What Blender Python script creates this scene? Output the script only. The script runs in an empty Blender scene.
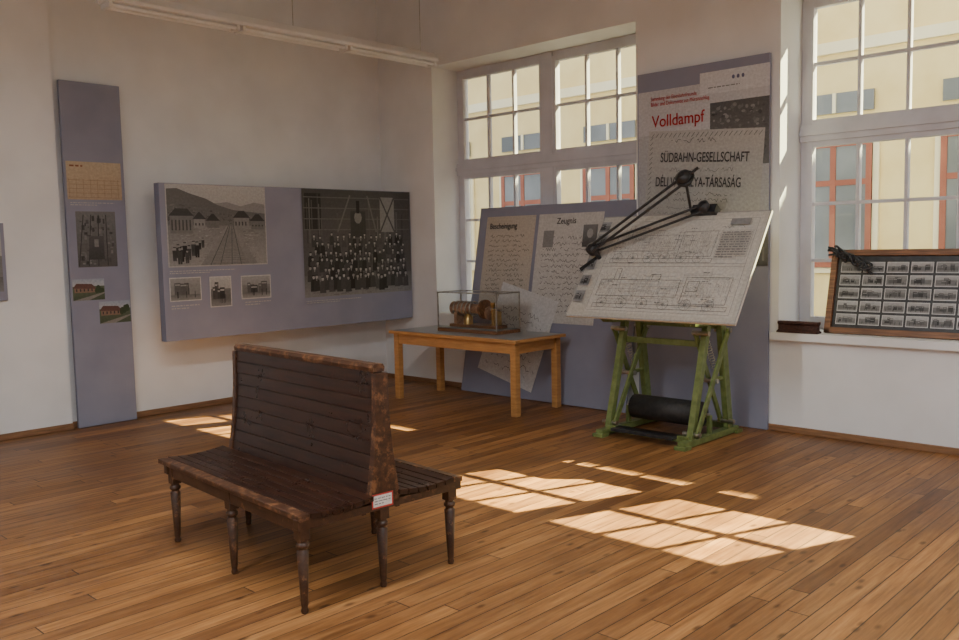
import bpy, bmesh, math, random
from mathutils import Vector, Matrix
random.seed(7)
SC=bpy.context.scene
COL=bpy.context.collection
# ------------------------------------------------------------ materials
def newmat(name):
    m=bpy.data.materials.new(name);m.use_nodes=True
    nt=m.node_tree;b=nt.nodes["Principled BSDF"];return m,nt,b
def L(nt,a,b): nt.links.new(a,b)
def math_(nt,op,a,b=None,c=None):
    n=nt.nodes.new("ShaderNodeMath");n.operation=op
    for i,v in enumerate([a,b,c]):
        if v is None: continue
        if isinstance(v,(int,float)): n.inputs[i].default_value=v
        else: L(nt,v,n.inputs[i])
    return n.outputs[0]
def ramp(nt,fac,stops):
    r=nt.nodes.new("ShaderNodeValToRGB");L(nt,fac,r.inputs[0]);e=r.color_ramp.elements
    while len(e)<len(stops): e.new(.5)
    for i,(p,c) in enumerate(stops): e[i].position=p;e[i].color=(c[0],c[1],c[2],1)
    return r.outputs[0]
def noise(nt,scale,detail=3,vec=None,rough=.5,dim='3D'):
    n=nt.nodes.new("ShaderNodeTexNoise");n.inputs["Scale"].default_value=scale;n.inputs["Detail"].default_value=detail
    n.inputs["Roughness"].default_value=rough
    if vec is not None: L(nt,vec,n.inputs["Vector"])
    return n.outputs["Fac"]
def objco(nt,scale=(1,1,1)):
    t=nt.nodes.new("ShaderNodeTexCoord");m=nt.nodes.new("ShaderNodeMapping");m.inputs["Scale"].default_value=scale
    L(nt,t.outputs["Object"],m.inputs["Vector"]);return m.outputs[0]
def bump(nt,b,h,strength=.2,dist=.01):
    n=nt.nodes.new("ShaderNodeBump");n.inputs["Strength"].default_value=strength;n.inputs["Distance"].default_value=dist
    L(nt,h,n.inputs["Height"]);L(nt,n.outputs[0],b.inputs["Normal"])
def two(name,c1,c2,scale=(5,5,5),rough=.5,nscale=1,metal=0,bmp=0,detail=4,lo=.35,hi=.65,spec=None):
    m,nt,b=newmat(name);v=objco(nt,scale);f=noise(nt,nscale,detail,v)
    L(nt,ramp(nt,f,[(lo,c1),(hi,c2)]),b.inputs["Base Color"]);b.inputs["Roughness"].default_value=rough;b.inputs["Metallic"].default_value=metal
    if spec is not None: b.inputs["Specular IOR Level"].default_value=spec
    if bmp: bump(nt,b,f,bmp,.004)
    return m
M={}
M['wall']=two("plaster_white",(.74,.745,.75),(.82,.825,.83),(1,1,1),.85,1.6,bmp=.12,detail=8,spec=.2)
M['ceil']=two("ceiling_paint",(.68,.68,.68),(.74,.74,.74),(1,1,1),.9,1)
M['frame']=two("window_paint",(.56,.56,.62),(.64,.64,.70),(1,1,1),.5,4)
M['facade']=two("facade_render",(.78,.60,.27),(.86,.69,.34),(1,1,1),.9,1.5)
M['facade2']=two("facade_band",(.84,.74,.48),(.88,.80,.56),(1,1,1),.9,1.5)
M['redframe']=two("red_brown_paint",(.27,.08,.045),(.35,.11,.06),(1,1,1),.6,2)
M['fglass']=two("facade_glass",(.10,.11,.115),(.2,.21,.215),(1,1,1),.3,.8)
M['ground']=two("asphalt",(.2,.2,.2),(.3,.3,.28),(1,1,1),.9,1)
M['lav']=two("panel_lavender",(.235,.24,.315),(.265,.27,.345),(1,1,1),.65,3,spec=.3)
M['beech']=two("table_wood",(.40,.19,.06),(.52,.27,.09),(2,2,14),.42,3)
M['ttop']=two("table_laminate",(.22,.24,.25),(.3,.32,.33),(1,1,1),.3,3)
M['green']=two("olive_green_paint",(.11,.145,.04),(.175,.22,.07),(6,6,6),.42,3)
M['black']=two("black_metal",(.01,.01,.012),(.03,.03,.033),(6,6,6),.4,3)
M['rubber']=two("dark_roller",(.012,.012,.013),(.03,.028,.026),(9,9,9),.6,3)
M['steel']=two("worn_steel",(.4,.38,.34),(.55,.53,.48),(9,9,9),.35,3,metal=1)
M['brass']=two("brass",(.45,.3,.12),(.65,.45,.2),(9,9,9),.35,3,metal=1)
M['copper']=two("copper_part",(.30,.17,.11),(.46,.28,.18),(9,9,9),.4,3,metal=.3)
M['dwood']=two("dark_frame_wood",(.12,.05,.02),(.27,.12,.05),(2,30,30),.45,2)
M['skirt']=two("baseboard_wood",(.2,.10,.045),(.3,.15,.07),(2,2,20),.5,3)
M['rust']=two("rusty_iron",(.03,.012,.01),(.08,.03,.02),(20,20,20),.7,3)
M['white']=two("white_enamel",(.78,.78,.78),(.85,.85,.85),(1,1,1),.4,3)
M['tube']=two("lamp_tube",(.85,.85,.85),(.9,.9,.9),(1,1,1),.3,3)
M['paper']=two("drawing_paper",(.62,.6,.55),(.7,.68,.63),(1,1,1),.7,3)
def flat(name,c,rough=.6):
    m,nt,b=newmat(name);v=objco(nt);f=noise(nt,20,2,v)
    L(nt,ramp(nt,f,[(.3,[x*.9 for x in c]),(.7,c)]),b.inputs["Base Color"]);b.inputs["Roughness"].default_value=rough;return m
M['redink']=flat("red_ink",(.42,.008,.008));M['ink']=flat("dark_ink",(.05,.045,.045))
def benchmat(name,dark,mid,worn,rough,thr=.6):
    m,nt,b=newmat(name);v=objco(nt,(1.2,14,14));f=noise(nt,3,6,v,.6)
    c1=ramp(nt,f,[(.3,dark),(.7,mid)])
    v2=objco(nt,(1,1,1));g=noise(nt,22,6,v2,.7)
    mk=ramp(nt,g,[(thr,(0,0,0)),(thr+.12,(1,1,1))])
    mx=nt.nodes.new("ShaderNodeMix");mx.data_type='RGBA';L(nt,mk,mx.inputs[0]);L(nt,c1,mx.inputs[6]);mx.inputs[7].default_value=(*worn,1)
    L(nt,mx.outputs[2],b.inputs["Base Color"])
    g2=noise(nt,6,4,v2,.6)
    L(nt,ramp(nt,g2,[(.3,(rough,)*3),(.8,(rough+.2,)*3)]),b.inputs["Roughness"]);bump(nt,b,f,.12,.003);return m
M['bench']=benchmat("bench_varnish",(.012,.0045,.003),(.042,.0155,.008),(.085,.034,.016),.24,.62)
M['benchedge']=benchmat("bench_worn_edge",(.022,.009,.005),(.075,.03,.014),(.20,.09,.04),.3,.5)
M['benchleg']=benchmat("bench_leg_wood",(.026,.011,.006),(.07,.03,.013),(.19,.085,.035),.32,.57)
def glassmat():
    m=bpy.data.materials.new("clear_glass");m.use_nodes=True;nt=m.node_tree;nt.nodes.clear()
    t=nt.nodes.new("ShaderNodeBsdfTransparent");g=nt.nodes.new("ShaderNodeBsdfGlossy");g.inputs["Roughness"].default_value=.02
    t.inputs[0].default_value=(.95,.96,.95,1)
    fr=nt.nodes.new("ShaderNodeFresnel");fr.inputs[0].default_value=1.3
    mx=nt.nodes.new("ShaderNodeMixShader");o=nt.nodes.new("ShaderNodeOutputMaterial")
    L(nt,fr.outputs[0],mx.inputs[0]);L(nt,t.outputs[0],mx.inputs[1]);L(nt,g.outputs[0],mx.inputs[2]);L(nt,mx.outputs[0],o.inputs[0]);return m
M['glass']=glassmat()
def floormat():
    m,nt,b=newmat("plank_floor");tc=nt.nodes.new("ShaderNodeTexCoord");s=nt.nodes.new("ShaderNodeSeparateXYZ");L(nt,tc.outputs["Object"],s.inputs[0])
    X,Y=s.outputs[0],s.outputs[1]
    u=math_(nt,'DIVIDE',X,.10);row=math_(nt,'FLOOR',u);fu=math_(nt,'FRACT',u)
    wn=nt.nodes.new("ShaderNodeTexWhiteNoise");wn.noise_dimensions='1D';L(nt,row,wn.inputs["W"])
    v=math_(nt,'ADD',math_(nt,'DIVIDE',Y,2.2),math_(nt,'MULTIPLY',wn.outputs[0],7.3));pl=math_(nt,'FLOOR',v);fv=math_(nt,'FRACT',v)
    cb=nt.nodes.new("ShaderNodeCombineXYZ");L(nt,row,cb.inputs[0]);L(nt,pl,cb.inputs[1])
    w2=nt.nodes.new("ShaderNodeTexWhiteNoise");w2.noise_dimensions='3D';L(nt,cb.outputs[0],w2.inputs["Vector"])
    cg=nt.nodes.new("ShaderNodeCombineXYZ");L(nt,math_(nt,'MULTIPLY',X,38),cg.inputs[0]);L(nt,math_(nt,'MULTIPLY',Y,2.2),cg.inputs[1]);L(nt,math_(nt,'MULTIPLY',w2.outputs[0],40),cg.inputs[2])
    g=noise(nt,1,6,cg.outputs[0],.65)
    base=ramp(nt,g,[(.25,(.15,.060,.018)),(.5,(.305,.140,.045)),(.75,(.45,.235,.085))])
    tint=ramp(nt,w2.outputs[0],[(0,(.58,.52,.48)),(.35,(.84,.80,.76)),(.7,(1.0,.99,.97)),(1,(1.24,1.2,1.12))])
    mx=nt.nodes.new("ShaderNodeMix");mx.data_type='RGBA';mx.blend_type='MULTIPLY';mx.inputs[0].default_value=1;L(nt,base,mx.inputs[6]);L(nt,tint,mx.inputs[7])
    ck=nt.nodes.new("ShaderNodeCombineXYZ");L(nt,math_(nt,'MULTIPLY',X,9),ck.inputs[0]);L(nt,math_(nt,'MULTIPLY',Y,4),ck.inputs[1])
    vo=nt.nodes.new("ShaderNodeTexVoronoi");vo.inputs["Scale"].default_value=1;L(nt,ck.outputs[0],vo.inputs["Vector"])
    kn=ramp(nt,vo.outputs["Distance"],[(.06,(.25,.2,.16)),(.17,(1,1,1))])
    m2=nt.nodes.new("ShaderNodeMix");m2.data_type='RGBA';m2.blend_type='MULTIPLY';m2.inputs[0].default_value=.8;L(nt,mx.outputs[2],m2.inputs[6]);L(nt,kn,m2.inputs[7])
    wr=noise(nt,1.1,5,tc.outputs["Object"],.6)
    m3=nt.nodes.new("ShaderNodeMix");m3.data_type='RGBA';m3.blend_type='MULTIPLY';m3.inputs[0].default_value=1;L(nt,m2.outputs[2],m3.inputs[6]);L(nt,ramp(nt,wr,[(.3,(.68,.64,.62)),(.65,(1.08,1.08,1.08))]),m3.inputs[7])
    gap=math_(nt,'MAXIMUM',math_(nt,'LESS_THAN',fu,.055),math_(nt,'LESS_THAN',fv,.0028))
    m4=nt.nodes.new("ShaderNodeMix");m4.data_type='RGBA';L(nt,gap,m4.inputs[0]);L(nt,m3.outputs[2],m4.inputs[6]);m4.inputs[7].default_value=(.035,.016,.008,1)
    L(nt,m4.outputs[2],b.inputs["Base Color"])
    L(nt,ramp(nt,wr,[(.3,(.36,.36,.36)),(.7,(.54,.54,.54))]),b.inputs["Roughness"])
    bump(nt,b,math_(nt,'SUBTRACT',math_(nt,'MULTIPLY',g,.2),gap),.25,.004);return m
M['floor']=floormat()
def printmat():
    m,nt,b=newmat("printed_paper");a=nt.nodes.new("ShaderNodeVertexColor");a.layer_name="Col"
    v=objco(nt);n=noise(nt,45,4,v,.6)
    mx=nt.nodes.new("ShaderNodeMix");mx.data_type='RGBA';mx.blend_type='MULTIPLY';mx.inputs[0].default_value=.35
    L(nt,a.outputs[0],mx.inputs[6]);L(nt,ramp(nt,n,[(.35,(.6,.6,.6)),(.65,(1.2,1.2,1.2))]),mx.inputs[7])
    L(nt,mx.outputs[2],b.inputs["Base Color"]);b.inputs["Roughness"].default_value=.45;b.inputs["Specular IOR Level"].default_value=.3;return m
M['print']=printmat()
# ------------------------------------------------------------ mesh builder
class MB:
    def __init__(s): s.v=[];s.f=[];s.mi=[];s.mats=[];s.sm=[]
    def mat(s,k):
        if k not in s.mats: s.mats.append(k)
        return s.mats.index(k)
    def add(s,vs,fs,k,smooth=False):
        o=len(s.v);s.v+=[tuple(v) for v in vs];i=s.mat(k)
        for f in fs: s.f.append([o+j for j in f]);s.mi.append(i);s.sm.append(smooth)
    def box(s,a,b,k):
        x0,y0,z0=[min(p,q) for p,q in zip(a,b)];x1,y1,z1=[max(p,q) for p,q in zip(a,b)]
        s.add([(x0,y0,z0),(x1,y0,z0),(x1,y1,z0),(x0,y1,z0),(x0,y0,z1),(x1,y0,z1),(x1,y1,z1),(x0,y1,z1)],
          [(0,3,2,1),(4,5,6,7),(0,1,5,4),(1,2,6,5),(2,3,7,6),(3,0,4,7)],k)
    def frame3(s,p,q,up=None):
        p=Vector(p);q=Vector(q);d=(q-p).normalized()
        u=Vector(up) if up else (Vector((0,0,1)) if abs(d.z)<.95 else Vector((1,0,0)))
        a=d.cross(u).normalized();b=a.cross(d).normalized();return p,q,a,b
    def bar(s,p,q,w,h,k,up=None):
        p,q,a,b=s.frame3(p,q,up);vs=[]
        for c in (p,q):
            for i,j in ((-1,-1),(1,-1),(1,1),(-1,1)): vs.append(c+a*i*w/2+b*j*h/2)
        s.add(vs,[(0,1,2,3),(7,6,5,4),(0,4,5,1),(1,5,6,2),(2,6,7,3),(3,7,4,0)],k)
    def cyl(s,p,q,r,k,n=16,r2=None):
        s.lathe(p,q,[(0,r),(1,r if r2 is None else r2)],k,n)
    def lathe(s,p,q,prof,k,n=16):
        p,q,a,b=s.frame3(p,q);vs=[]
        for t,r in prof:
            c=p.lerp(q,t)
            for i in range(n):
                w=2*math.pi*i/n;vs.append(c+a*math.cos(w)*r+b*math.sin(w)*r)
        fs=[]
        for j in range(len(prof)-1):
            for i in range(n): fs.append((j*n+i,j*n+(i+1)%n,(j+1)*n+(i+1)%n,(j+1)*n+i))
        s.add(vs,fs,k,True)
        m=len(prof)-1
        s.add([vs[i] for i in range(n)],[tuple(range(n))[::-1]],k);s.add([vs[m*n+i] for i in range(n)],[tuple(range(n))],k)
    def ring(s,c,ax,R,r,k,n=20,m=8):
        c=Vector(c);d=Vector(ax).normalized();_,_,a,b=s.frame3(c,c+d);vs=[];fs=[]
        for i in range(n):
            w=2*math.pi*i/n;e=a*math.cos(w)+b*math.sin(w)
            for j in range(m):
                x=2*math.pi*j/m;vs.append(c+e*(R+r*math.cos(x))+d*r*math.sin(x))
        for i in range(n):
            for j in range(m): fs.append((i*m+j,((i+1)%n)*m+j,((i+1)%n)*m+(j+1)%m,i*m+(j+1)%m))
        s.add(vs,fs,k,True)
    def prism(s,poly,x0,x1,k,smooth=False):
        n=len(poly);vs=[(x0,y,z) for y,z in poly]+[(x1,y,z) for y,z in poly]
        s.add(vs,[(i,(i+1)%n,n+(i+1)%n,n+i) for i in range(n)],k,smooth);s.add(vs,[tuple(range(n))[::-1],tuple(range(n,2*n))],k)
    def obj(s,name,parent=None,mw=None,bevel=0):
        me=bpy.data.meshes.new(name);me.from_pydata(s.v,[],s.f)
        for k in s.mats: me.materials.append(M[k])
        for p,i,sm in zip(me.polygons,s.mi,s.sm): p.material_index=i;p.use_smooth=sm
        bm=bmesh.new();bm.from_mesh(me);bmesh.ops.recalc_face_normals(bm,faces=bm.faces);bm.to_mesh(me);bm.free()
        ob=bpy.data.objects.new(name,me);COL.objects.link(ob)
        if mw is not None: ob.matrix_world=mw
        if bevel:
            b=ob.modifiers.new("bevel","BEVEL");b.width=bevel;b.segments=2;b.limit_method='ANGLE';b.angle_limit=math.radians(50)
        if parent is not None: attach(ob,parent)
        return ob
PW={}
def empty(name,loc,rz=0):
    e=bpy.data.objects.new(name,None);e.empty_display_size=.1;COL.objects.link(e)
    mw=Matrix.Translation(loc)@Matrix.Rotation(rz,4,'Z');e.matrix_world=mw;PW[e.name]=mw;return e
def attach(ob,par):
    ob.parent=par;ob.matrix_parent_inverse=PW[par.name].inverted()
def axes(o,u,v):
    u=Vector(u).normalized();v=Vector(v).normalized();n=u.cross(v)
    m=Matrix((( u.x,v.x,n.x,o[0]),(u.y,v.y,n.y,o[1]),(u.z,v.z,n.z,o[2]),(0,0,0,1)));return m
# ------------------------------------------------------------ print builder
class PR:
    def __init__(s): s.v=[];s.f=[];s.c=[];s.z=.0006
    def poly(s,pts,c,c2=None):
        s.z+=.000012;o=len(s.v);s.v+=[(x,y,s.z) for x,y in pts];s.f.append(list(range(o,o+len(pts))))
        if isinstance(c,(int,float)): c=(c,c,c)
        if c2 is not None and isinstance(c2,(int,float)): c2=(c2,c2,c2)
        if c2 is None: s.c.append([c]*len(pts))
        else:
            ys=[p[1] for p in pts];a,b=min(ys),max(ys)
            s.c.append([tuple(c[i]+(c2[i]-c[i])*((p[1]-a)/(b-a+1e-9)) for i in range(3)) for p in pts])
    def rect(s,x0,y0,x1,y1,c,c2=None): s.poly([(x0,y0),(x1,y0),(x1,y1),(x0,y1)],c,c2)
    def ell(s,cx,cy,rx,ry,c,n=10): s.poly([(cx+rx*math.cos(2*math.pi*i/n),cy+ry*math.sin(2*math.pi*i/n)) for i in range(n)],c)
    def line(s,a,b,w,c):
        d=Vector((b[0]-a[0],b[1]-a[1]));
        if d.length<1e-6: return
        n=Vector((-d.y,d.x)).normalized()*w/2;s.poly([(a[0]-n.x,a[1]-n.y),(b[0]-n.x,b[1]-n.y),(b[0]+n.x,b[1]+n.y),(a[0]+n.x,a[1]+n.y)],c)
    def circ(s,cx,cy,r,w,c,n=16):
        p=[(cx+r*math.cos(2*math.pi*i/n),cy+r*math.sin(2*math.pi*i/n)) for i in range(n+1)]
        for i in range(n): s.line(p[i],p[i+1],w,c)
    def script(s,x0,y0,x1,y1,n,c,w=.004,tf=None):
        tf=tf or (lambda a,b:(a,b))
        dy=(y1-y0)/n
        for i in range(n):
            y=y1-dy*(i+.5);x=x0+random.uniform(0,.05)*(x1-x0);e=x1-random.uniform(0,.3)*(x1-x0)
            st=dy*.35;px,py=x,y
            while x<e:
                if random.random()<.12: x+=dy*.5;px,py=x,y;continue
                nx=x+dy*.22;ny=y+random.uniform(-st,st)
                s.line(tf(px,py),tf(nx,ny),w,c);px,py=nx,ny;x=nx
    def type(s,x0,y0,x1,y1,n,c):
        dy=(y1-y0)/n
        for i in range(n):
            y=y1-dy*(i+.5);x=x0;e=x1 if i<n-1 else x0+(x1-x0)*.6
            while x<e:
                w=random.uniform(1,4)*dy*.5;s.rect(x,y-dy*.2,min(x+w,e),y+dy*.2,c);x+=w+dy*.35
    def obj(s,name,mw,parent=None):
        me=bpy.data.meshes.new(name);me.from_pydata(s.v,[],s.f);me.materials.append(M['print'])
        ca=me.color_attributes.new("Col",'FLOAT_COLOR','CORNER');k=0
        for f in s.c:
            for c in f: ca.data[k].color=(c[0],c[1],c[2],1);k+=1
        ob=bpy.data.objects.new(name,me);COL.objects.link(ob);ob.matrix_world=mw
        if parent is not None: attach(ob,parent)
        return ob
def text(name,body,size,mw,mat,parent,x=0,y=0,sx=1,bold=0):
    c=bpy.data.curves.new(name,"FONT");c.body=body;c.size=size;c.extrude=.0004;c.materials.append(M[mat]);c.offset=bold
    ob=bpy.data.objects.new(name,c);COL.objects.link(ob);ob.matrix_world=mw@Matrix.Translation((x,y,.009))@Matrix.Scale(sx,4,(1,0,0));attach(ob,parent);return ob
def minipic(p,x0,y0,x1,y1,kind=0,col=False):
    w,h=x1-x0,y1-y0
    if col:
        p.rect(x0,y0,x1,y1,(.06,.08,.05),(.12,.15,.09));p.rect(x0,y0+.66*h,x1,y1,(.42,.44,.48),(.3,.34,.42))
        p.rect(x0+.05*w,y0+.36*h,x0+.7*w,y0+.62*h,(.22,.14,.10));p.poly([(x0+.0*w,y0+.58*h),(x0+.76*w,y0+.52*h),(x0+.6*w,y0+.76*h),(x0+.12*w,y0+.8*h)],(.12,.06,.05))
        for i in range(5): p.rect(x0+(.1+.12*i)*w,y0+.42*h,x0+(.14+.12*i)*w,y0+.54*h,(.05,.04,.04))
        for i in range(7): p.ell(x0+w*random.uniform(.7,.93),y0+h*random.uniform(.4,.72),.07*w,.12*h,(.04,.06,.03))
        p.poly([(x0,y0),(x0+.5*w,y0),(x0+w,y0+.3*h),(x0+w,y0+.36*h)],(.22,.21,.19))
        return
    s=random.uniform(.25,.5);p.rect(x0,y0,x1,y1,random.uniform(.08,.2),random.uniform(.15,.25));p.rect(x0,y0+.6*h,x1,y1,s*.8,s)
    p.rect(x0,y0,x1,y0+.25*h,random.uniform(.2,.4),.12)
    for i in range(5):
        a=x0+w*random.uniform(.02,.7);b=a+w*random.uniform(.1,.28);b=min(b,x1-.01*w);t=y0+h*random.uniform(.55,.85)
        p.rect(a,y0+.25*h,b,t,random.uniform(.02,.12));p.rect(a+.02*w,t-.12*h,b-.02*w,t-.06*h,random.uniform(.2,.4))
    for i in range(4): 
        a=x0+w*random.uniform(.1,.9);p.rect(a,y0+.1*h,a+.02*w,y0+.4*h,.02);
# ------------------------------------------------------------ ROOM
XL,XR,YB,YW,ZC=-.12,12.6,-10.0,.12,4.7
WO=.72
fl=MB();fl.box((XL-.3,YB-.2,-.15),(XR+.2,WO,0),'floor');fl.obj("floor")
ce=MB();ce.box((XL-.3,YB-.2,ZC),(XR+.2,WO,ZC+.2),'ceil');ce.obj("ceiling")
def wall(name,a,b): w_=MB();w_.box(a,b,'wall');w_.obj(name)
wall("wall_left",(XL-.3,YB,0),(XL,WO,ZC))
wall("wall_left_chimney_breast",(XL,YB,0),(-.055,-3.79,ZC))
wall("wall_rear",(XL-.3,YB-.2,0),(XR,YB,ZC));wall("wall_right",(XR,YB-.2,0),(XR+.2,WO,ZC))
WINS=[(.83,3.62),(5.04,7.78),(9.22,11.96)]
SILL,HEAD=.85,3.70
xs=[XL]+[v for w in WINS for v in w]+[XR]
for i in range(0,len(xs),2): wall("wall_window_side_pier_%d"%(i//2+1),(xs[i],YW,0),(xs[i+1],WO,ZC))
for i,(a,b) in enumerate(WINS):
    wall("wall_window_side_apron_%d"%(i+1),(a,YW,0),(b,WO,SILL));wall("wall_window_side_lintel_%d"%(i+1),(a,YW,HEAD),(b,WO,ZC))
for wi,(a,b) in enumerate(WINS):
    e=empty("window_%d"%(wi+1),((a+b)/2,.6,SILL));f=MB();y0,y1=.53,.60
    a2,b2=a+.002,b-.002;z0,z1=SILL+.006,HEAD-.002
    f.box((a2,y0,z0),(a2+.06,y1,z1),'frame');f.box((b2-.06,y0,z0),(b2,y1,z1),'frame')
    f.box((a2+.03,y0+.003,z1-.06),(b2-.03,y1-.003,z1),'frame');f.box((a2+.03,y0+.003,z0),(b2-.03,y1-.003,z0+.06),'frame')
    mx=(a+b)/2;f.box((mx-.07,y0-.02,z0),(mx+.07,y1,z1),'frame');f.box((a2+.005,y0-.035,2.47),(b2-.005,y1-.006,2.61),'frame')
    f.box((a2+.005,y0-.055,2.52),(b2-.005,y0-.03,2.56),'frame')
    g=MB()
    for (sa,sb) in ((a2+.055,mx-.065),(mx+.065,b2-.055)):
        for (za,zb,rows) in ((2.605,z1-.055,2),(z0+.055,2.475,3)):
            t=.05
            f.box((sa,y0-.015,za),(sa+t,y1-.01,zb),'frame');f.box((sb-t,y0-.015,za),(sb,y1-.01,zb),'frame')
            f.box((sa+.01,y0-.012,za),(sb-.01,y1-.013,za+t),'frame');f.box((sa+.01,y0-.012,zb-t),(sb-.01,y1-.013,zb),'frame')
            for k in (1,2):
                x=sa+t+(sb-sa-2*t)*k/3;f.box((x-.014,y0,za+.01),(x+.014,y1-.02,zb-.01),'frame')
            for k in range(1,rows):
                z=za+t+(zb-za-2*t)*k/rows;f.box((sa+.01,y0+.003,z-.014),(sb-.01,y1-.023,z+.014),'frame')
            g.add([(sa,y0+.03,za),(sb,y0+.03,za),(sb,y0+.03,zb),(sa,y0+.03,zb)],[(0,1,2,3)],'glass')
    f.obj("frame",e);g.obj("glass_panes",e)
    h=MB();h.box((mx-.012,y0-.06,1.6),(mx+.012,y0-.02,1.68),'steel');h.cyl((mx,y0-.06,1.64),(mx,y0-.07,1.76),.008,'steel',8);h.obj("handle",e)
    s=MB()
    if wi>0: s.box((a-.05,.06,SILL-.06),(b+.05,YW-.001,SILL+.004),'wall');s.box((a+.002,YW-.001,SILL),(b-.002,.53,SILL+.004),'wall');s.obj("sill",e,bevel=.008)
    else: s.box((a+.002,YW,SILL),(b-.002,.53,SILL+.004),'wall');s.obj("sill",e)
bb=MB();bb.box((XL,YW-.02,0),(XR,YW,.055),'skirt');bb.obj("baseboard_window_side",bevel=.004)
bb=MB();bb.box((XL,-3.79,0),(XL+.02,YW-.02,.055),'skirt');bb.box((-.055,YB,0),(-.035,-3.79,.055),'skirt');bb.obj("baseboard_left",bevel=.004)
# ------------------------------------------------------------ outside
e=empty("neighbouring_building",(0,9,-1));f=MB();f.box((-34,9,-4),(16,15,10.2),'facade');f.box((-34,8.9,4.9),(16,9,5.1),'facade2');f.box((-34,8.8,10.0),(16,15,10.42),'facade2')
f.box((10.15,8.8,10.42),(16,9.2,10.66),'facade2')  # unseen parapet rise, added to cut a thin sun sliver on the floor
f.box((3.9,8.8,10.42),(5.0,9.3,12.6),'facade2');f.box((3.85,8.75,12.6),(5.05,9.35,12.75),'facade2')  # unseen chimney with cap, added to keep the sunbeam off the wide panel
f.obj("facade",e)
f=MB();gl=MB()
x=-33.0
while x<15:
    a,b=x,x+1.35
    for (za,zb) in ((1.1,3.35),):
        f.box((a-.1,8.93,za-.1),(b+.1,8.99,zb+.1),'facade2')
        for bx in (a,(a+b)/2-.05,b-.10): f.box((bx,8.88,za),(bx+.10,8.95,zb),'redframe')
        for bz in (za,(za*.35+zb*.65),zb-.10): f.box((a,8.885,bz),(b,8.95,bz+.10),'redframe')
        gl.box((a,8.90,za),(b,8.93,zb),'fglass')
    gl.box((a,8.93,3.85),(b,8.98,4.2),'fglass');f.box((a+.64,8.9,3.85),(a+.7,8.97,4.2),'facade2')
    for (za,zb) in ((6.2,8.4),): gl.box((a,8.93,za),(b,8.98,zb),'fglass');f.box((a-.06,8.9,za-.1),(b+.06,8.99,za),'redframe');f.box(((a+b)/2-.04,8.9,za),((a+b)/2+.04,8.97,zb),'redframe')
    x+=2.45
f.obj("building_window_frames",e);gl.obj("building_window_glass",e)
g=MB();g.box((-40,WO,-1.0),(20,9,-.9),'ground');g.obj("ground")
# ------------------------------------------------------------ wide photo panel (left wall)
e=empty("wide_photo_panel",(.3,-1.5,.78));X0=.42;b=MB()
b.box((X0-.1,-3.06,.78),(X0,.10,2.29),'lav')
for y in (-2.6,-.5):
    for z in (1.0,2.05): b.box((XL+.001,y-.03,z-.03),(X0-.1,y+.03,z+.03),'steel')
b.obj("panel_board",e,bevel=.003)
p=PR();O=axes((X0,0,0),(0,1,0),(0,0,1))
a0,b0,a1,b1=-2.99,1.50,-1.92,2.275
p.rect(a0-.012,b0-.012,a1+.012,b1+.008,.40)
p.rect(a0,b0,a1,b1,.30,.42);W=a1-a0;H=b1-b0
def P_(u,v): return (a0+u*W,b0+v*H)
p.poly([P_(.2,.5),P_(1,.5),P_(1,.78),P_(.88,.80),P_(.74,.75),P_(.6,.80),P_(.45,.78)],.27,.24)
p.poly([P_(0,.5),P_(1,.5),P_(1,.66),P_(.82,.68),P_(.66,.70),P_(.5,.76),P_(.38,.84),P_(.22,.90),P_(.1,.96),P_(0,.95)],.15,.11)
for i in range(260):
    u=random.uniform(.01,.95);v_=random.uniform(.52,.62+.26*max(0,.7-u));p.ell(*P_(u,v_),random.uniform(.006,.018),random.uniform(.004,.010),random.uniform(.08,.19),7)
p.rect(a0,b0,a1,b0+.50*H,.27,.2)
for i in range(320):
    u=random.uniform(.02,.9);v_=random.uniform(.02,.47);p.line(P_(u,v_),P_(u+random.uniform(.01,.06),v_+.006),.005,random.uniform(.13,.36))
p.poly([P_(.3,0),P_(.9,0),P_(.66,.5),P_(.58,.5)],.2,.24)
for (ua,ub) in ((.40,.60),(.50,.615),(.62,.635),(.72,.65)): p.line(P_(ua,0),P_(ub,.5),.007,.06)
for i in range(26): v_=.02+.46*(i/26)**.75;h_=.22*(1-v_/.56);c_=.56+.12*v_;p.line(P_(c_-h_*.8,v_),P_(c_+h_,v_),.004,.13)
for u0,u1,vb_,vt,gg in ((.02,.24,.40,.62,.17),(.25,.36,.46,.58,.24),(.38,.5,.47,.56,.15),(.66,.82,.46,.60,.22),(.84,.98,.45,.56,.16)):
    p.rect(*P_(u0,vb_),*P_(u1,vt),gg);p.poly([P_(u0-.012,vt),P_(u1+.012,vt),P_(u1-.05,vt+.09),P_(u0+.05,vt+.09)],.05)
    n=int((u1-u0)/.035)
    for i in range(n): p.rect(*P_(u0+.012+.035*i,vb_+.04),*P_(u0+.026+.035*i,vt-.05),.06)
for (u,v_) in ((.05,.06),(.085,.1),(.12,.05),(.15,.11),(.19,.07),(.235,.12),(.27,.1),(.10,.02),(.17,.03),(.30,.2),(.33,.22)):
    x,y=P_(u,v_);hh=random.uniform(.13,.17)*H*(.6 if v_>.15 else 1);ww=hh*.16
    p.poly([(x-ww,y),(x-ww*.1,y),(x,y+hh*.4),(x+ww*.1,y),(x+ww,y),(x+ww*1.3,y+hh*.95),(x-ww*1.3,y+hh*.95)],random.uniform(.02,.07));p.ell(x,y+hh*1.1,ww*.7,hh*.11,.26);p.rect(x-ww*.8,y+hh*1.17,x+ww*.8,y+hh*1.25,.02)
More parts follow.
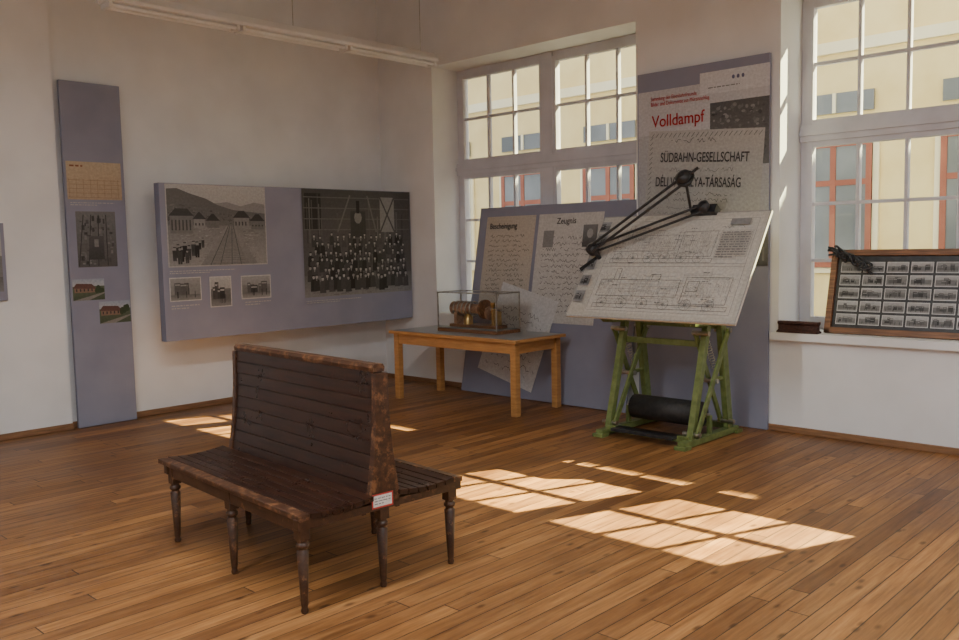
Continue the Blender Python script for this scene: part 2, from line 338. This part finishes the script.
# group photo
a0,b0,a1,b1=-1.46,1.11,.085,2.285;W=a1-a0;H=b1-b0
p.rect(a0,b0,a1,b1,.12,.07)
p.rect(a0+.02*W,b0+.62*H,a0+.16*W,b1-.04*H,.03);
for i in range(22): u=random.uniform(.02,.96);p.rect(a0+u*W,b0+.5*H,a0+(u+.01)*W,b1-random.uniform(.04,.3)*H,random.uniform(.05,.16))
for i in range(4): p.rect(a0+.01*W,b0+(.62+.1*i)*H,a1-.01*W,b0+(.63+.1*i)*H,.13)
p.line((a0+.3*W,b0+.6*H),(a0+.42*W,b1-.05*H),.02,.15);p.line((a0+.66*W,b0+.6*H),(a0+.58*W,b1-.05*H),.02,.15)
p.rect(a0+.7*W,b0+.6*H,a0+.84*W,b1-.06*H,.25);p.line((a0+.7*W,b0+.6*H),(a0+.84*W,b1-.06*H),.02,.08);p.line((a0+.84*W,b0+.6*H),(a0+.7*W,b1-.06*H),.02,.08)
p.rect(a0+.42*W,b0+.55*H,a0+.56*W,b0+.8*H,.05);p.ell(a0+.49*W,b0+.74*H,.055,.07,.22);p.rect(a0+.475*W,b0+.78*H,a0+.505*W,b0+.9*H,.02)
p.rect(a0,b0,a1,b0+.2*H,.24,.14)
for i in range(60): u=random.uniform(.01,.93);v_=random.uniform(.01,.1);p.line((a0+u*W,b0+v_*H),(a0+(u+.05)*W,b0+v_*H),.006,random.uniform(.1,.3))
for r in range(6):
    y=b0+H*(.56-.077*r);n=18+r
    for i in range(n):
        if random.random()<.05: continue
        x=a0+W*(.05+.9*(i+.5*(r%2))/n)+random.uniform(-.015,.015);yy=y+random.uniform(-.022,.022);s=.82+.05*r
        if x>a1-.045: continue
        g=random.uniform(.018,.085);p.poly([(x-.04*s,yy-.14*s),(x+.04*s,yy-.14*s),(x+.034*s,yy-.03*s),(x+.012,yy-.014),(x-.012,yy-.014),(x-.034*s,yy-.03*s)],g)
        if random.random()<.5: p.poly([(x-.004,yy-.04),(x+.004,yy-.04),(x+.007,yy-.016),(x-.007,yy-.016)],.3)
        p.ell(x,yy+.004,.0155*s,.020*s,random.uniform(.28,.42),8);p.rect(x-.016*s,yy+.016*s,x+.016*s,yy+.028*s,.02)
for (q0,r0,q1,r1) in ((-3.0,1.17,-2.69,1.38),(-2.58,1.09,-2.36,1.375),(-2.23,1.15,-1.90,1.37)):
    p.rect(q0-.01,r0-.01,q1+.01,r1+.01,.5);minipic(p,q0,r0,q1,r1)
p.type(-3.0,1.42,-2.3,1.46,2,.42);p.type(-3.0,1.08,-2.7,1.13,2,.4);p.type(-2.2,1.07,-1.9,1.12,2,.4);p.type(-1.45,1.04,-.7,1.08,2,.42)
p.obj("prints",O,e)
# ------------------------------------------------------------ tall narrow panel
e=empty("tall_narrow_panel",(-.03,-3.47,0));b=MB();b.box((-.053,-3.75,.003),(-.01,-3.19,3.22),'lav');b.obj("panel_board",e,bevel=.003)
p=PR();O=axes((-.01,0,0),(0,1,0),(0,0,1))
p.rect(-3.73,2.14,-3.22,2.49,(.42,.32,.22),(.48,.38,.26))
p.type(-3.70,2.43,-3.5,2.47,1,(.25,.1,.05))
for i in range(8): p.line((-3.71+.065*i,2.16),(-3.71+.065*i,2.33),.003,(.25,.15,.08))
for i in range(5): p.line((-3.72,2.16+.04*i),(-3.24,2.16+.04*i),.003,(.25,.15,.08))
p.rect(-3.67,1.51,-3.30,2.03,.09,.17);
for i in range(90): 
    x=random.uniform(-3.65,-3.34);y=random.uniform(1.53,1.98);p.rect(x,y,x+random.uniform(.01,.03),y+random.uniform(.01,.05),random.uniform(.04,.2))
for i in range(4): p.line((-3.66+.09*i,1.52),(-3.6+.07*i,2.0),.008,.04)
p.rect(-3.56,1.58,-3.42,1.80,.05,.09);p.rect(-3.51,1.7,-3.47,1.77,.2)
minipic(p,-3.735,1.2,-3.44,1.4,col=True);minipic(p,-3.50,.97,-3.2,1.18,col=True)
p.type(-3.71,2.08,-3.3,2.12,2,.4);p.obj("prints",O,e)
e=empty("left_edge_panel",(-.03,-4.9,1.26));b=MB();b.box((-.054,-5.4,1.24),(-.02,-4.29,1.92),'lav');b.obj("panel_board",e,bevel=.003)
p=PR();minipic(p,-5.3,1.32,-4.32,1.84);p.obj("print",axes((-.02,0,0),(0,1,0),(0,0,1)),e)
# ------------------------------------------------------------ pier board
e=empty("exhibition_banner_board",(4.3,.08,0));b=MB();YF=.07;b.box((3.67,YF,.004),(4.97,.099,3.19),'lav');b.obj("panel_board",e,bevel=.003)
p=PR();O=axes((0,YF,0),(1,0,0),(0,0,1))
p.rect(3.68,1.42,4.97,2.98,(.36,.36,.37),(.44,.44,.46));p.rect(3.68,2.62,4.97,3.02,(.50,.50,.52));p.rect(4.32,2.92,4.97,3.11,(.58,.58,.60))
for k in range(3): p.ell(4.64+.045*k,3.04,.014,.018,(.12,.12,.2))
p.type(4.40,2.96,4.9,2.985,1,.2)
p.rect(4.42,2.28,4.97,2.84,.14,.1)
for i in range(140): p.ell(random.uniform(4.45,4.95),random.uniform(2.4,2.82),random.uniform(.008,.022),random.uniform(.006,.018),random.uniform(.06,.26))
for i in range(18): p.rect(4.44+.028*i,2.35,4.46+.028*i,2.38+random.uniform(.03,.15),random.uniform(.02,.2))
ca=math.radians(-4)
def T(x,y): return (4.33+(x-4.33)*math.cos(ca)-(y-2.1)*math.sin(ca),2.1+(x-4.33)*math.sin(ca)+(y-2.1)*math.cos(ca))
p.poly([T(3.76,1.45),T(4.9,1.45),T(4.9,2.62),T(3.76,2.62)],(.36,.36,.34),(.43,.42,.40))
for i in range(24):
    x=3.79+i*.046;p.line(T(x,2.56),T(x+.03,2.6),.006,.15);p.line(T(3.78,1.5+i*.045),T(3.81,1.53+i*.045),.006,.15)
p.script(3.95,1.98,4.8,2.08,2,.12,.004,T);p.script(3.85,1.5,4.8,1.95,9,.16,.003,T);p.script(4.0,2.24,4.7,2.3,1,.15,.003,T);p.script(3.98,2.5,4.6,2.56,1,.12,.005,T)
p.rect(4.6,1.42,4.97,1.75,.1,.2)
for i in range(10): p.rect(4.62+.033*i,1.46,4.64+.033*i,1.5+random.uniform(.04,.2),random.uniform(.03,.4))
p.obj("prints",O,e)
text("title_text","Volldampf",.15,O,'redink',e,3.83,2.69,.88,.0012)
text("subtitle_text","Sammlung der Eisenbahnfreunde\nBilder und Dokumente aus Mürzzuschlag",.05,O,'redink',e,3.82,2.93,.72)
RT=O@Matrix.Translation((4.33,2.1,0))@Matrix.Rotation(ca,4,'Z')@Matrix.Translation((-4.33,-2.1,0))
text("certificate_heading_1","SÜDBAHN-GESELLSCHAFT",.12,RT,'ink',e,3.90,2.34,.62,.0012)
text("certificate_heading_2","DÉLI VASPÁLYA-TÁRSASÁG",.12,RT,'ink',e,3.86,2.12,.59,.0012)
# ------------------------------------------------------------ leaning document board
e=empty("leaning_document_board",(2.4,-.04,0))
vb=Vector((0,.39,2.05));Ln=vb.length;O=axes((0,-.06,.008),(1,0,0),vb)
b=MB();b.box((1.38,0,-.02),(3.60,Ln,0),'lav');b.obj("panel_board",e,O,bevel=.002)
p=PR()
def doc(x0,y0,x1,y1,ang,c,lines,head=True,dark=.1):
    cx,cy=(x0+x1)/2,(y0+y1)/2;a=math.radians(ang)
    t=lambda x,y:(cx+(x-cx)*math.cos(a)-(y-cy)*math.sin(a),cy+(x-cx)*math.sin(a)+(y-cy)*math.cos(a))
    p.poly([t(x0,y0),t(x1,y0),t(x1,y1),t(x0,y1)],c);w=x1-x0;h=y1-y0
    if head: p.line(t(x0+.25*w,y1-.08*h),t(x0+.75*w,y1-.08*h),.02,dark);p.line(t(x0+.15*w,y1-.14*h),t(x0+.85*w,y1-.14*h),.012,dark)
    p.script(x0+.08*w,y0+.08*h,x1-.06*w,y1-.2*h,lines,dark,.0045,t)
doc(1.5,1.0,2.22,1.98,0,(.50,.45,.38),13,False,.09);doc(2.27,.82,3.12,1.98,0,(.55,.54,.52),14,False,.09)
p.rect(2.36,1.62,2.5,1.8,.25);p.rect(2.88,1.62,3.06,1.85,.08,.2);p.ell(2.97,1.76,.04,.05,.35)
doc(3.16,1.05,3.5,1.75,0,(.55,.54,.5),10)
doc(1.72,.16,2.55,1.16,-14,(.60,.60,.60),8,False,.06)
p.obj("documents",O,e)
text("document_heading","Bescheinigung",.09,O,'ink',e,1.56,1.84,.8,.001);text("document_heading_b","Zeugnis",.09,O,'ink',e,2.52,1.87,.9,.001)
# ------------------------------------------------------------ table
e=empty("wooden_table",(2.0,-.46,0));t=MB();TX0,TX1,TY0,TY1,TZ=1.10,2.93,-.87,-.11,.74
t.box((TX0,TY0,TZ-.03),(TX1,TY1,TZ),'beech');t.box((TX0+.03,TY0+.03,TZ),(TX1-.03,TY1-.03,TZ+.004),'ttop')
ap=.11
t.box((TX0+.06,TY0+.05,TZ-.03-ap),(TX1-.06,TY0+.075,TZ-.03),'beech');t.box((TX0+.06,TY1-.075,TZ-.03-ap),(TX1-.06,TY1-.05,TZ-.03),'beech')
t.box((TX0+.06,TY0+.06,TZ-.03-ap),(TX0+.085,TY1-.06,TZ-.03),'beech');t.box((TX1-.085,TY0+.06,TZ-.03-ap),(TX1-.06,TY1-.06,TZ-.03),'beech')
t.obj("table_top",e,bevel=.004)
l=MB()
for x in (TX0+.04,TX1-.11):
    for y in (TY0+.035,TY1-.105): l.box((x,y,0),(x+.07,y+.07,TZ-.03),'beech')
l.obj("legs",e,bevel=.006)
# ------------------------------------------------------------ display case with apparatus
e=empty("glass_display_case",(1.95,-.42,TZ));CX0,CX1,CY0,CY1,CB,CT=1.61,2.46,-.62,-.26,TZ+.004,1.16
c=MB();c.box((CX0,CY0,CB),(CX1,CY1,CB+.035),'dwood');c.box((CX0+.02,CY0+.02,CB+.035),(CX1-.02,CY1-.02,CB+.045),'ttop')
for x in (CX0,CX1-.012):
    for y in (CY0,CY1-.012): c.box((x,y,CB+.03),(x+.012,y+.012,CT),'steel')
for y in (CY0,CY1-.012): c.box((CX0,y,CT-.012),(CX1,y+.012,CT),'steel')
for x in (CX0,CX1-.012): c.box((x,CY0,CT-.012),(x+.012,CY1,CT),'steel')
c.obj("case_base_and_edges",e)
g=MB()
for y in (CY0+.004,CY1-.004): g.add([(CX0,y,CB+.03),(CX1,y,CB+.03),(CX1,y,CT),(CX0,y,CT)],[(0,1,2,3)],'glass')
for x in (CX0+.004,CX1-.004): g.add([(x,CY0,CB+.03),(x,CY1,CB+.03),(x,CY1,CT),(x,CY0,CT)],[(0,1,2,3)],'glass')
g.add([(CX0,CY0,CT-.004),(CX1,CY0,CT-.004),(CX1,CY1,CT-.004),(CX0,CY1,CT-.004)],[(0,1,2,3)],'glass');g.obj("glass_panes",e)
a=MB();z=CB+.045;ym=-.44
a.box((1.70,ym-.09,z),(2.36,ym+.09,z+.03),'dwood')
a.box((1.74,ym-.06,z+.03),(1.78,ym+.06,z+.2),'copper');a.box((2.28,ym-.06,z+.03),(2.31,ym+.06,z+.2),'brass')
a.lathe((1.66,ym,z+.19),(2.08,ym,z+.19),[(0,.03),(.05,.07),(.55,.07),(.6,.05),(1,.05)],'copper',20)
for i in range(5): a.ring((1.74+.06*i,ym,z+.19),(1,0,0),.072,.008,'steel')
a.cyl((2.06,ym,z+.19),(2.36,ym,z+.19),.014,'steel',10)
a.lathe((2.12,ym,z+.19),(2.15,ym,z+.19),[(0,.1),(1,.1)],'dwood',24);a.lathe((2.19,ym-.0,z+.15),(2.22,ym,z+.15),[(0,.07),(1,.07)],'copper',24)
a.lathe((1.94,ym-.05,z+.03),(1.94,ym-.05,z+.14),[(0,.05),(.7,.05),(1,.02)],'brass',16);a.lathe((2.23,ym+.02,z+.03),(2.23,ym+.02,z+.26),[(0,.02),(.8,.015),(.85,.03),(1,.03)],'brass',12)
a.obj("apparatus",e)
# ------------------------------------------------------------ drafting machine
e=empty("drafting_table",(4.43,-.6,0))
vb=Vector((0,.6,.85));BL=vb.length;O=axes((3.66,-1.05,1.02),(1,0,0),vb)
b=MB();b.box((0,0,-.025),(1.585,BL,0),'paper');b.obj("drawing_board",e,O,bevel=.003)
p=PR();p.rect(0,0,1.585,BL,(.34,.33,.31));p.rect(.012,.012,1.575,BL-.01,(.46,.44,.39),(.52,.50,.45))
p.rect(.18,.05,1.54,BL-.05,(.52,.50,.45),(.56,.54,.49));k=.12
def loco(x,y,w,h):
    ws=.003
    for q in ((x,y,x+w,y+.1*h),(x,y+.3*h,x+w*.62,y+h*.72),(x+w*.66,y+.15*h,x+w*.98,y+h*.8),(x+w*.1,y+.72*h,x+w*.14,y+h),(x+.4*w,y+.72*h,x+.46*w,y+.86*h),(x+.68*w,y+.45*h,x+.76*w,y+.7*h)):
        for s_,t_ in (((q[0],q[1]),(q[2],q[1])),((q[2],q[1]),(q[2],q[3])),((q[2],q[3]),(q[0],q[3])),((q[0],q[3]),(q[0],q[1]))): p.line(s_,t_,ws,k)
    for i in range(6): 
        cx,cy=x+w*(.07+.16*i),y+.12*h
        p.circ(cx,cy,h*.13,.0024,k,14);p.circ(cx,cy,h*.03,.0024,k,8)
        for j in range(5): t_=math.pi*j/5;p.line((cx-h*.13*math.cos(t_),cy-h*.13*math.sin(t_)),(cx+h*.13*math.cos(t_),cy+h*.13*math.sin(t_)),.0014,.2)
    for i in range(110): u=x+w*i/110;v=y+random.uniform(.05,.6)*h;p.line((u,v),(u,v+random.uniform(.05,.4)*h),.0016,.19)
    for i in range(26): v=y+h*(.05+.033*i);u=x+random.uniform(0,.7)*w;p.line((u,v),(u+w*random.uniform(.1,.3),v),.0016,.18)
    for i in range(120): u=x+w*random.random();v=y+h*random.uniform(.02,.9);p.line((u,v),(u+random.uniform(-.03,.03),v+random.uniform(-.02,.02)),.0018,.16)
    for i in range(24): p.circ(x+w*random.random(),y+h*random.uniform(.1,.8),random.uniform(.005,.014),.0016,.16,8)
    for i in range(12):
        a_=x+w*random.uniform(0,.88);b_=y+h*random.uniform(-.08,.98);p.type(a_,b_,a_+.09,b_+.018,1,.22)
loco(.24,.55,.97,.38);loco(.24,.1,1.24,.38);
for v in (.065,.5,.53,.96): p.line((.2,v),(1.52,v),.0025,.16)
for u in (.2,1.52): p.line((u,.065),(u,.96),.0025,.16)
for i in range(12): p.line((1.23,.57+.025*i),(1.5,.57+.025*i),.0016,.2)
for u in (1.23,1.3,1.42,1.5): p.line((u,.57),(u,.845),.0016,.2)
p.type(1.24,.58,1.49,.84,11,.25)
p.rect(1.28,.9,1.45,.96,.25);p.script(1.22,.86,1.5,.9,1,.15,.003)
for (x0,y0) in ((.02,.86),(.03,.73),(.02,.47),(.03,.30),(.03,.14)): minipic(p,x0,y0,x0+.10,y0+.11)
p.obj("technical_drawing",O,e)
s=MB();XA,XB=3.99,4.78
for X in (XA,XB):
    s.bar((X,-1.02,.035),(X,-.14,.035),.07,.05,'green')
    s.box((X-.05,-1.05,0),(X+.05,-.95,.03),'green');s.box((X-.05,-.2,0),(X+.05,-.1,.03),'green')
    s.bar((X,-.26,.05),(X,-.40,.98),.05,.08,'green',(0,1,0));s.bar((X,-.88,.05),(X,-.62,.98),.05,.06,'green',(0,1,0))
    s.bar((X+.05,-.86,.10),(X+.05,-.36,.90),.02,.05,'green',(0,1,0));s.bar((X-.05,-.30,.12),(X-.05,-.72,.9),.02,.045,'green',(0,1,0))
    s.bar((X,-.30,.98),(X,-.86,1.0),.06,.07,'green');s.bar((X,-.58,.5),(X,-.3,.5),.02,.03,'green')
    q0=Vector((X,-1.0,1.03));q1=Vector((X,-.5,1.74));off=Vector((0,.06,-.045));s.bar(q0+off,q1+off,.05,.05,'green',(1,0,0))
    s.bar((X,-.40,.98),(X,-.62,1.47),.04,.05,'green',(1,0,0))
    for (y,z) in ((-.36,.9),(-.86,.1),(-.72,.9),(-.3,.12),(-.58,.5)): s.cyl((X-.075,y,z),(X+.075,y,z),.02,'steel',12)
    for i in range(14): s.ring((X-.0,-.50-.012*i,.60+.022*i),(0,-.48,.88),.022,.004,'steel',10,6)
s.bar((XA,-.36,.93),(XB,-.36,.93),.05,.05,'green');s.bar((XA,-.2,.06),(XB,-.2,.06),.05,.05,'green');s.bar((XA,-.9,.06),(XB,-.9,.06),.04,.05,'green')
s.cyl((XA-.08,-.62,.98),(XB+.08,-.62,.98),.025,'green',12);s.bar((XA,-.62,.80),(XB,-.62,.80),.03,.05,'green')
s.box((XA+.1,-1.0,.06),(XB-.1,-.86,.085),'black')
s.obj("green_stand",e,bevel=.004)
r=MB();ry,rz=-.58,.21
r.lathe((XA+.06,ry,rz),(XB-.06,ry,rz),[(0,.06),(.01,.105),(.99,.105),(1,.06)],'rubber',28);r.cyl((XA,ry,rz),(XB,ry,rz),.02,'steel',12)
for X in (XA,XB): r.bar((X,ry,rz),(X,ry,.06),.04,.03,'green')
r.obj("counterweight_roller",e)
a=MB()
E1=(.10,.62,.10);C1=(1.02,1.05,.06);H1=(.92,1.17,.30)
def pair(P,Q,gap,r):
    P=Vector(P);Q=Vector(Q);d=(Q-P).normalized();o=Vector((-d.y,d.x,0)).normalized()*gap/2
    a.cyl(P+o,Q+o,r,'black',10);a.cyl(P-o,Q-o,r,'black',10)
pair(E1,C1,.07,.011);pair((.10,.60,.13),H1,.075,.012)
for c_,R_ in ((E1,.05),(C1,.045)): a.lathe((c_[0],c_[1],c_[2]-.03),(c_[0],c_[1],c_[2]+.05),[(0,R_),(.2,R_*1.1),(.8,R_*1.1),(1,R_*.5)],'black',20)
a.lathe((H1[0]-.01,H1[1],H1[2]-.05),(H1[0]-.01,H1[1],H1[2]+.06),[(0,.05),(.2,.065),(.8,.065),(1,.03)],'black',20);a.ring((H1[0],H1[1],H1[2]+.0),(0,0,1),.07,.01,'black')
a.cyl(H1,(1.03,1.24,.34),.012,'black',10)
a.cyl(H1,(.88,1.05,.02),.012,'black',10)
a.box((.90,BL-.03,-.03),(1.12,BL+.05,.05),'black')
a.lathe((.12,.60,.0),(.12,.60,.12),[(0,.02),(1,.02)],'black',12)
a.bar((.12,.60,.02),(-.02,.46,.02),.035,.012,'black',(0,0,1));a.bar((.12,.60,.02),(.02,.74,.02),.03,.01,'black',(0,0,1))
a.obj("drafting_arm",e,O)
# ------------------------------------------------------------ framed collage on sill
e=empty("framed_photo_collage",(6.2,.22,SILL))
vb=Vector((0,.17,.68));FL=vb.length;O=axes((5.40,.20,SILL+.009),(1,0,0),vb);FW=1.62
b=MB();fw=.05
b.box((0,0,-.015),(FW,fw,.02),'dwood');b.box((0,FL-fw,-.015),(FW,FL,.02),'dwood');b.box((0,0,-.015),(fw,FL,.02),'dwood');b.box((FW-fw,0,-.015),(FW,FL,.02),'dwood');b.box((fw,fw,-.015),(FW-fw,FL-fw,-.005),'black')
b.obj("frame_and_backing",e,O,bevel=.004)
p=PR();cols,rows=8,5;aw,ah=FW-2*fw-.06,FL-2*fw-.06
for i in range(cols):
    for j in range(rows):
        x=fw+.03+aw*i/cols;y=fw+.03+ah*j/rows;x1=x+aw/cols-.018;y1=y+ah/rows-.02
        p.rect(x,y,x1,y1,.6);minipic(p,x+.005,y+.005,x1-.005,y1-.005)
p.obj("photographs",O@Matrix.Translation((0,0,-.005)),e)
cu=bpy.data.curves.new("wire_bundle","CURVE");cu.dimensions='3D';cu.bevel_depth=.009;cu.bevel_resolution=2
for k in range(6):
    sp=cu.splines.new('NURBS');n_=16;sp.points.add(n_-1)
    for i in range(n_): sp.points[i].co=(5.43+.019*i+random.uniform(-.05,.05),.30+random.uniform(-.05,.02),1.55-.010*i+random.uniform(-.06,.05),1)
    sp.use_endpoint_u=True
cu.materials.append(M['black']);wo=bpy.data.objects.new("wire_bundle",cu);COL.objects.link(wo);attach(wo,e)
r=MB();yy=.12;z=SILL+.006
prof=[(-.05,0),(.05,0),(.05,.012),(.012,.025),(.012,.065),(.03,.075),(.03,.095),(-.03,.095),(-.03,.075),(-.012,.065),(-.012,.025),(-.05,.012)]
r.prism([(yy+a_,z+b_) for a_,b_ in prof],5.045,5.39,'rust');r.obj("rail_section",bevel=.003)
# ------------------------------------------------------------ hanging fluorescent lamp, plus unseen fixtures added as fill
def lamp(X,Y0,Y1,lit,name="fluorescent_lamp",Z=3.70):
    e=empty(name,(X,(Y0+Y1)/2,Z));b=MB()
    prof=[(-.10,0),(.10,0),(.10,.03),(.045,.10),(-.045,.10),(-.10,.03)]
    n=6;vs=[(X+a_,Y0,Z+b_) for a_,b_ in prof]+[(X+a_,Y1,Z+b_) for a_,b_ in prof]
    b.add(vs,[(i,(i+1)%n,n+(i+1)%n,n+i) for i in range(n)]+[tuple(range(n))[::-1],tuple(range(n,2*n))],'white')
    nseg=max(1,round((Y1-Y0)/1.25));sl=(Y1-Y0)/nseg
    for i in range(nseg):
        for dx in (-.05,.05): b.cyl((X+dx,Y0+sl*i+.04,Z-.025),(X+dx,Y0+sl*(i+1)-.04,Z-.025),.016,'tube',12)
        for yy in (Y0+sl*i+.03,Y0+sl*(i+1)-.03): b.box((X-.08,yy-.015,Z-.045),(X+.08,yy+.015,Z),'white')
    b.obj("housing_and_tubes",e,bevel=.003)
    r=MB()
    for yy in (Y0+.18,(Y0+Y1)/2,Y1-.18): r.cyl((X,yy,Z+.09),(X,yy,ZC-.001),.004,'steel',6)
    r.obj("suspension_rods",e)
    if lit:
        ld=bpy.data.lights.new("added_fill_light",'AREA');ld.shape='RECTANGLE';ld.size=.16;ld.size_y=Y1-Y0;ld.energy=lit;ld.color=(.96,.98,1)  # area light added to brighten the room, only under the unseen fixtures
        lo=bpy.data.objects.new("added_fill_light",ld);COL.objects.link(lo);lo.location=(X,(Y0+Y1)/2,Z-.06);attach(lo,e)
lamp(1.0,-3.75,-.02,0);lamp(5.2,-8.6,-4.2,185);lamp(9.4,-8.6,-2.2,250)  # first is the visible unlit lamp; the lit ones are added fill, out of view
# ------------------------------------------------------------ BENCH
BX,BY,BR=4.44,-4.31,math.radians(-4)
e=empty("railway_bench",(BX,BY,0),BR);MW=PW[e.name]
x0,x1=-.82,.71;SZ=.475
def hw(z): t=max(0,min(1,(z-SZ)/(1.08-SZ)));return .027+.05*(1-t)**2.4
b=MB();zs=[SZ-.02+i*(1.06-SZ+.02)/9 for i in range(10)];xb0,xb1=-.70,.68
for sgn in (-1,1):
    for i in range(9):
        za,zb=zs[i]+.0015,zs[i+1]-.002
        ya,yb_=hw(zs[i])*sgn,hw(zs[i+1])*sgn
        b.prism([(ya,za),(yb_,zb),(yb_-.02*sgn,zb),(ya-.02*sgn,za)],xb0,xb1,'bench')
b.prism([(-hw(z)+.006,z) for z in zs]+[(hw(z)-.006,z) for z in zs[::-1]],xb0,xb1,'bench')
b.prism([(-.032,1.055),(-.036,1.075),(-.026,1.092),(.026,1.092),(.036,1.075),(.032,1.055)],xb0-.01,xb1+.012,'benchedge')
b.obj("backrest",e,MW,bevel=.002)
b=MB()
for xa,xc in ((xb0-.035,xb0),(xb1,xb1+.035)):
    zz=[SZ-.06+i*(1.05-SZ+.06)/12 for i in range(13)]
    b.prism([(-hw(z)-.008,z) for z in zz]+[(hw(z)+.008,z) for z in zz[::-1]],xa,xc,'benchedge')
    b.prism([(-.48,SZ-.08),(.48,SZ-.08),(.48,SZ-.03),(.25,SZ-.045),(-.25,SZ-.045),(-.48,SZ-.03)],xa,xc,'benchleg')
b.obj("end_frames",e,MW,bevel=.005)
b=MB()
for sgn in (-1,1):
    n=7;ya=.075;yb_=.48;w=(yb_-ya)/n
    for i in range(n):
        p0=ya+w*i+.0025;p1=ya+w*(i+1)-.0025;dip=lambda y:-.018*math.sin(math.pi*(y-ya)/(yb_-ya))-(.012 if y>yb_-.02 else 0)
        b.prism([(sgn*p0,SZ+dip(p0)),(sgn*p1,SZ+dip(p1)),(sgn*p1,SZ-.025+dip(p1)),(sgn*p0,SZ-.025+dip(p0))],x0,x1+.02,'benchedge' if i==n-1 else 'bench')
b.obj("seat_slats",e,MW,bevel=.004)
b=MB()
for sgn in (-1,1):
    b.box((xb0,sgn*.45-.012,SZ-.10),(xb1,sgn*.45+.012,SZ-.028),'benchleg');b.box((-.02,sgn*.12,SZ-.085),(.02,sgn*.45,SZ-.045),'benchleg')
    b.box((xb0,sgn*.10-.012,SZ-.10),(xb1,sgn*.10+.012,SZ-.045),'benchleg')
b.box((-.03,-.12,SZ-.09),(.03,.12,SZ-.03),'benchleg')
b.obj("seat_rails",e,MW,bevel=.003)
b=MB()
for lx,ly in [(x,y) for x in (-.69,0,.68) for y in (-.44,0,.43) if not (x==0 and y==0)]:
    top=SZ-.035
    b.box((lx-.027,ly-.027,top-.10),(lx+.027,ly+.027,top),'benchleg')
    b.lathe((lx,ly,0),(lx,ly,top-.10),[(0,.015),(.04,.018),(.08,.014),(.12,.017),(.85,.028),(.87,.021),(.89,.021),(.91,.03),(.95,.03),(.97,.023),(1,.024)],'benchleg',16)
b.obj("legs",e,MW,bevel=.003)
O=MW@axes((xb1+.0365,-.08,.405),(0,1,0),(0,0,1))
p=PR();p.rect(0,0,.125,.07,(.5,.06,.05));p.rect(.008,.008,.117,.062,(.7,.68,.66));p.type(.015,.015,.11,.055,3,.25);p.obj("price_tag",O,e)
# ------------------------------------------------------------ lights
w=bpy.data.worlds.new("World");SC.world=w;w.use_nodes=True;nt=w.node_tree;bg=nt.nodes["Background"]
bg.inputs[0].default_value=(.92,.95,1,1);bg.inputs[1].default_value=1.95
sd=bpy.data.lights.new("sun",'SUN');sd.energy=58;sd.angle=.006;sd.color=(1,.93,.52);so=bpy.data.objects.new("sun",sd);COL.objects.link(so)
d=Vector((-.40,-1,-.98)).normalized();so.rotation_euler=d.to_track_quat('-Z','Y').to_euler();so.location=(5,8,12)
# ------------------------------------------------------------ camera
y,p_,r,fpx=7.63087542e-01,8.61618757e-02,-2.05039868e-02,877.306
F=Vector((-math.sin(y)*math.cos(p_),math.cos(y)*math.cos(p_),-math.sin(p_)));rt=Vector((math.cos(y),math.sin(y),0));up=rt.cross(F)
R=rt*math.cos(r)+up*math.sin(r);U=up*math.cos(r)-rt*math.sin(r)
cd=bpy.data.cameras.new("camera");cd.sensor_width=36;cd.lens=fpx*36/959;cd.clip_end=200
co=bpy.data.objects.new("camera",cd);COL.objects.link(co)
co.matrix_world=Matrix(((R.x,U.x,-F.x,8.3418),(R.y,U.y,-F.y,-7.0147),(R.z,U.z,-F.z,1.65),(0,0,0,1)));SC.camera=co
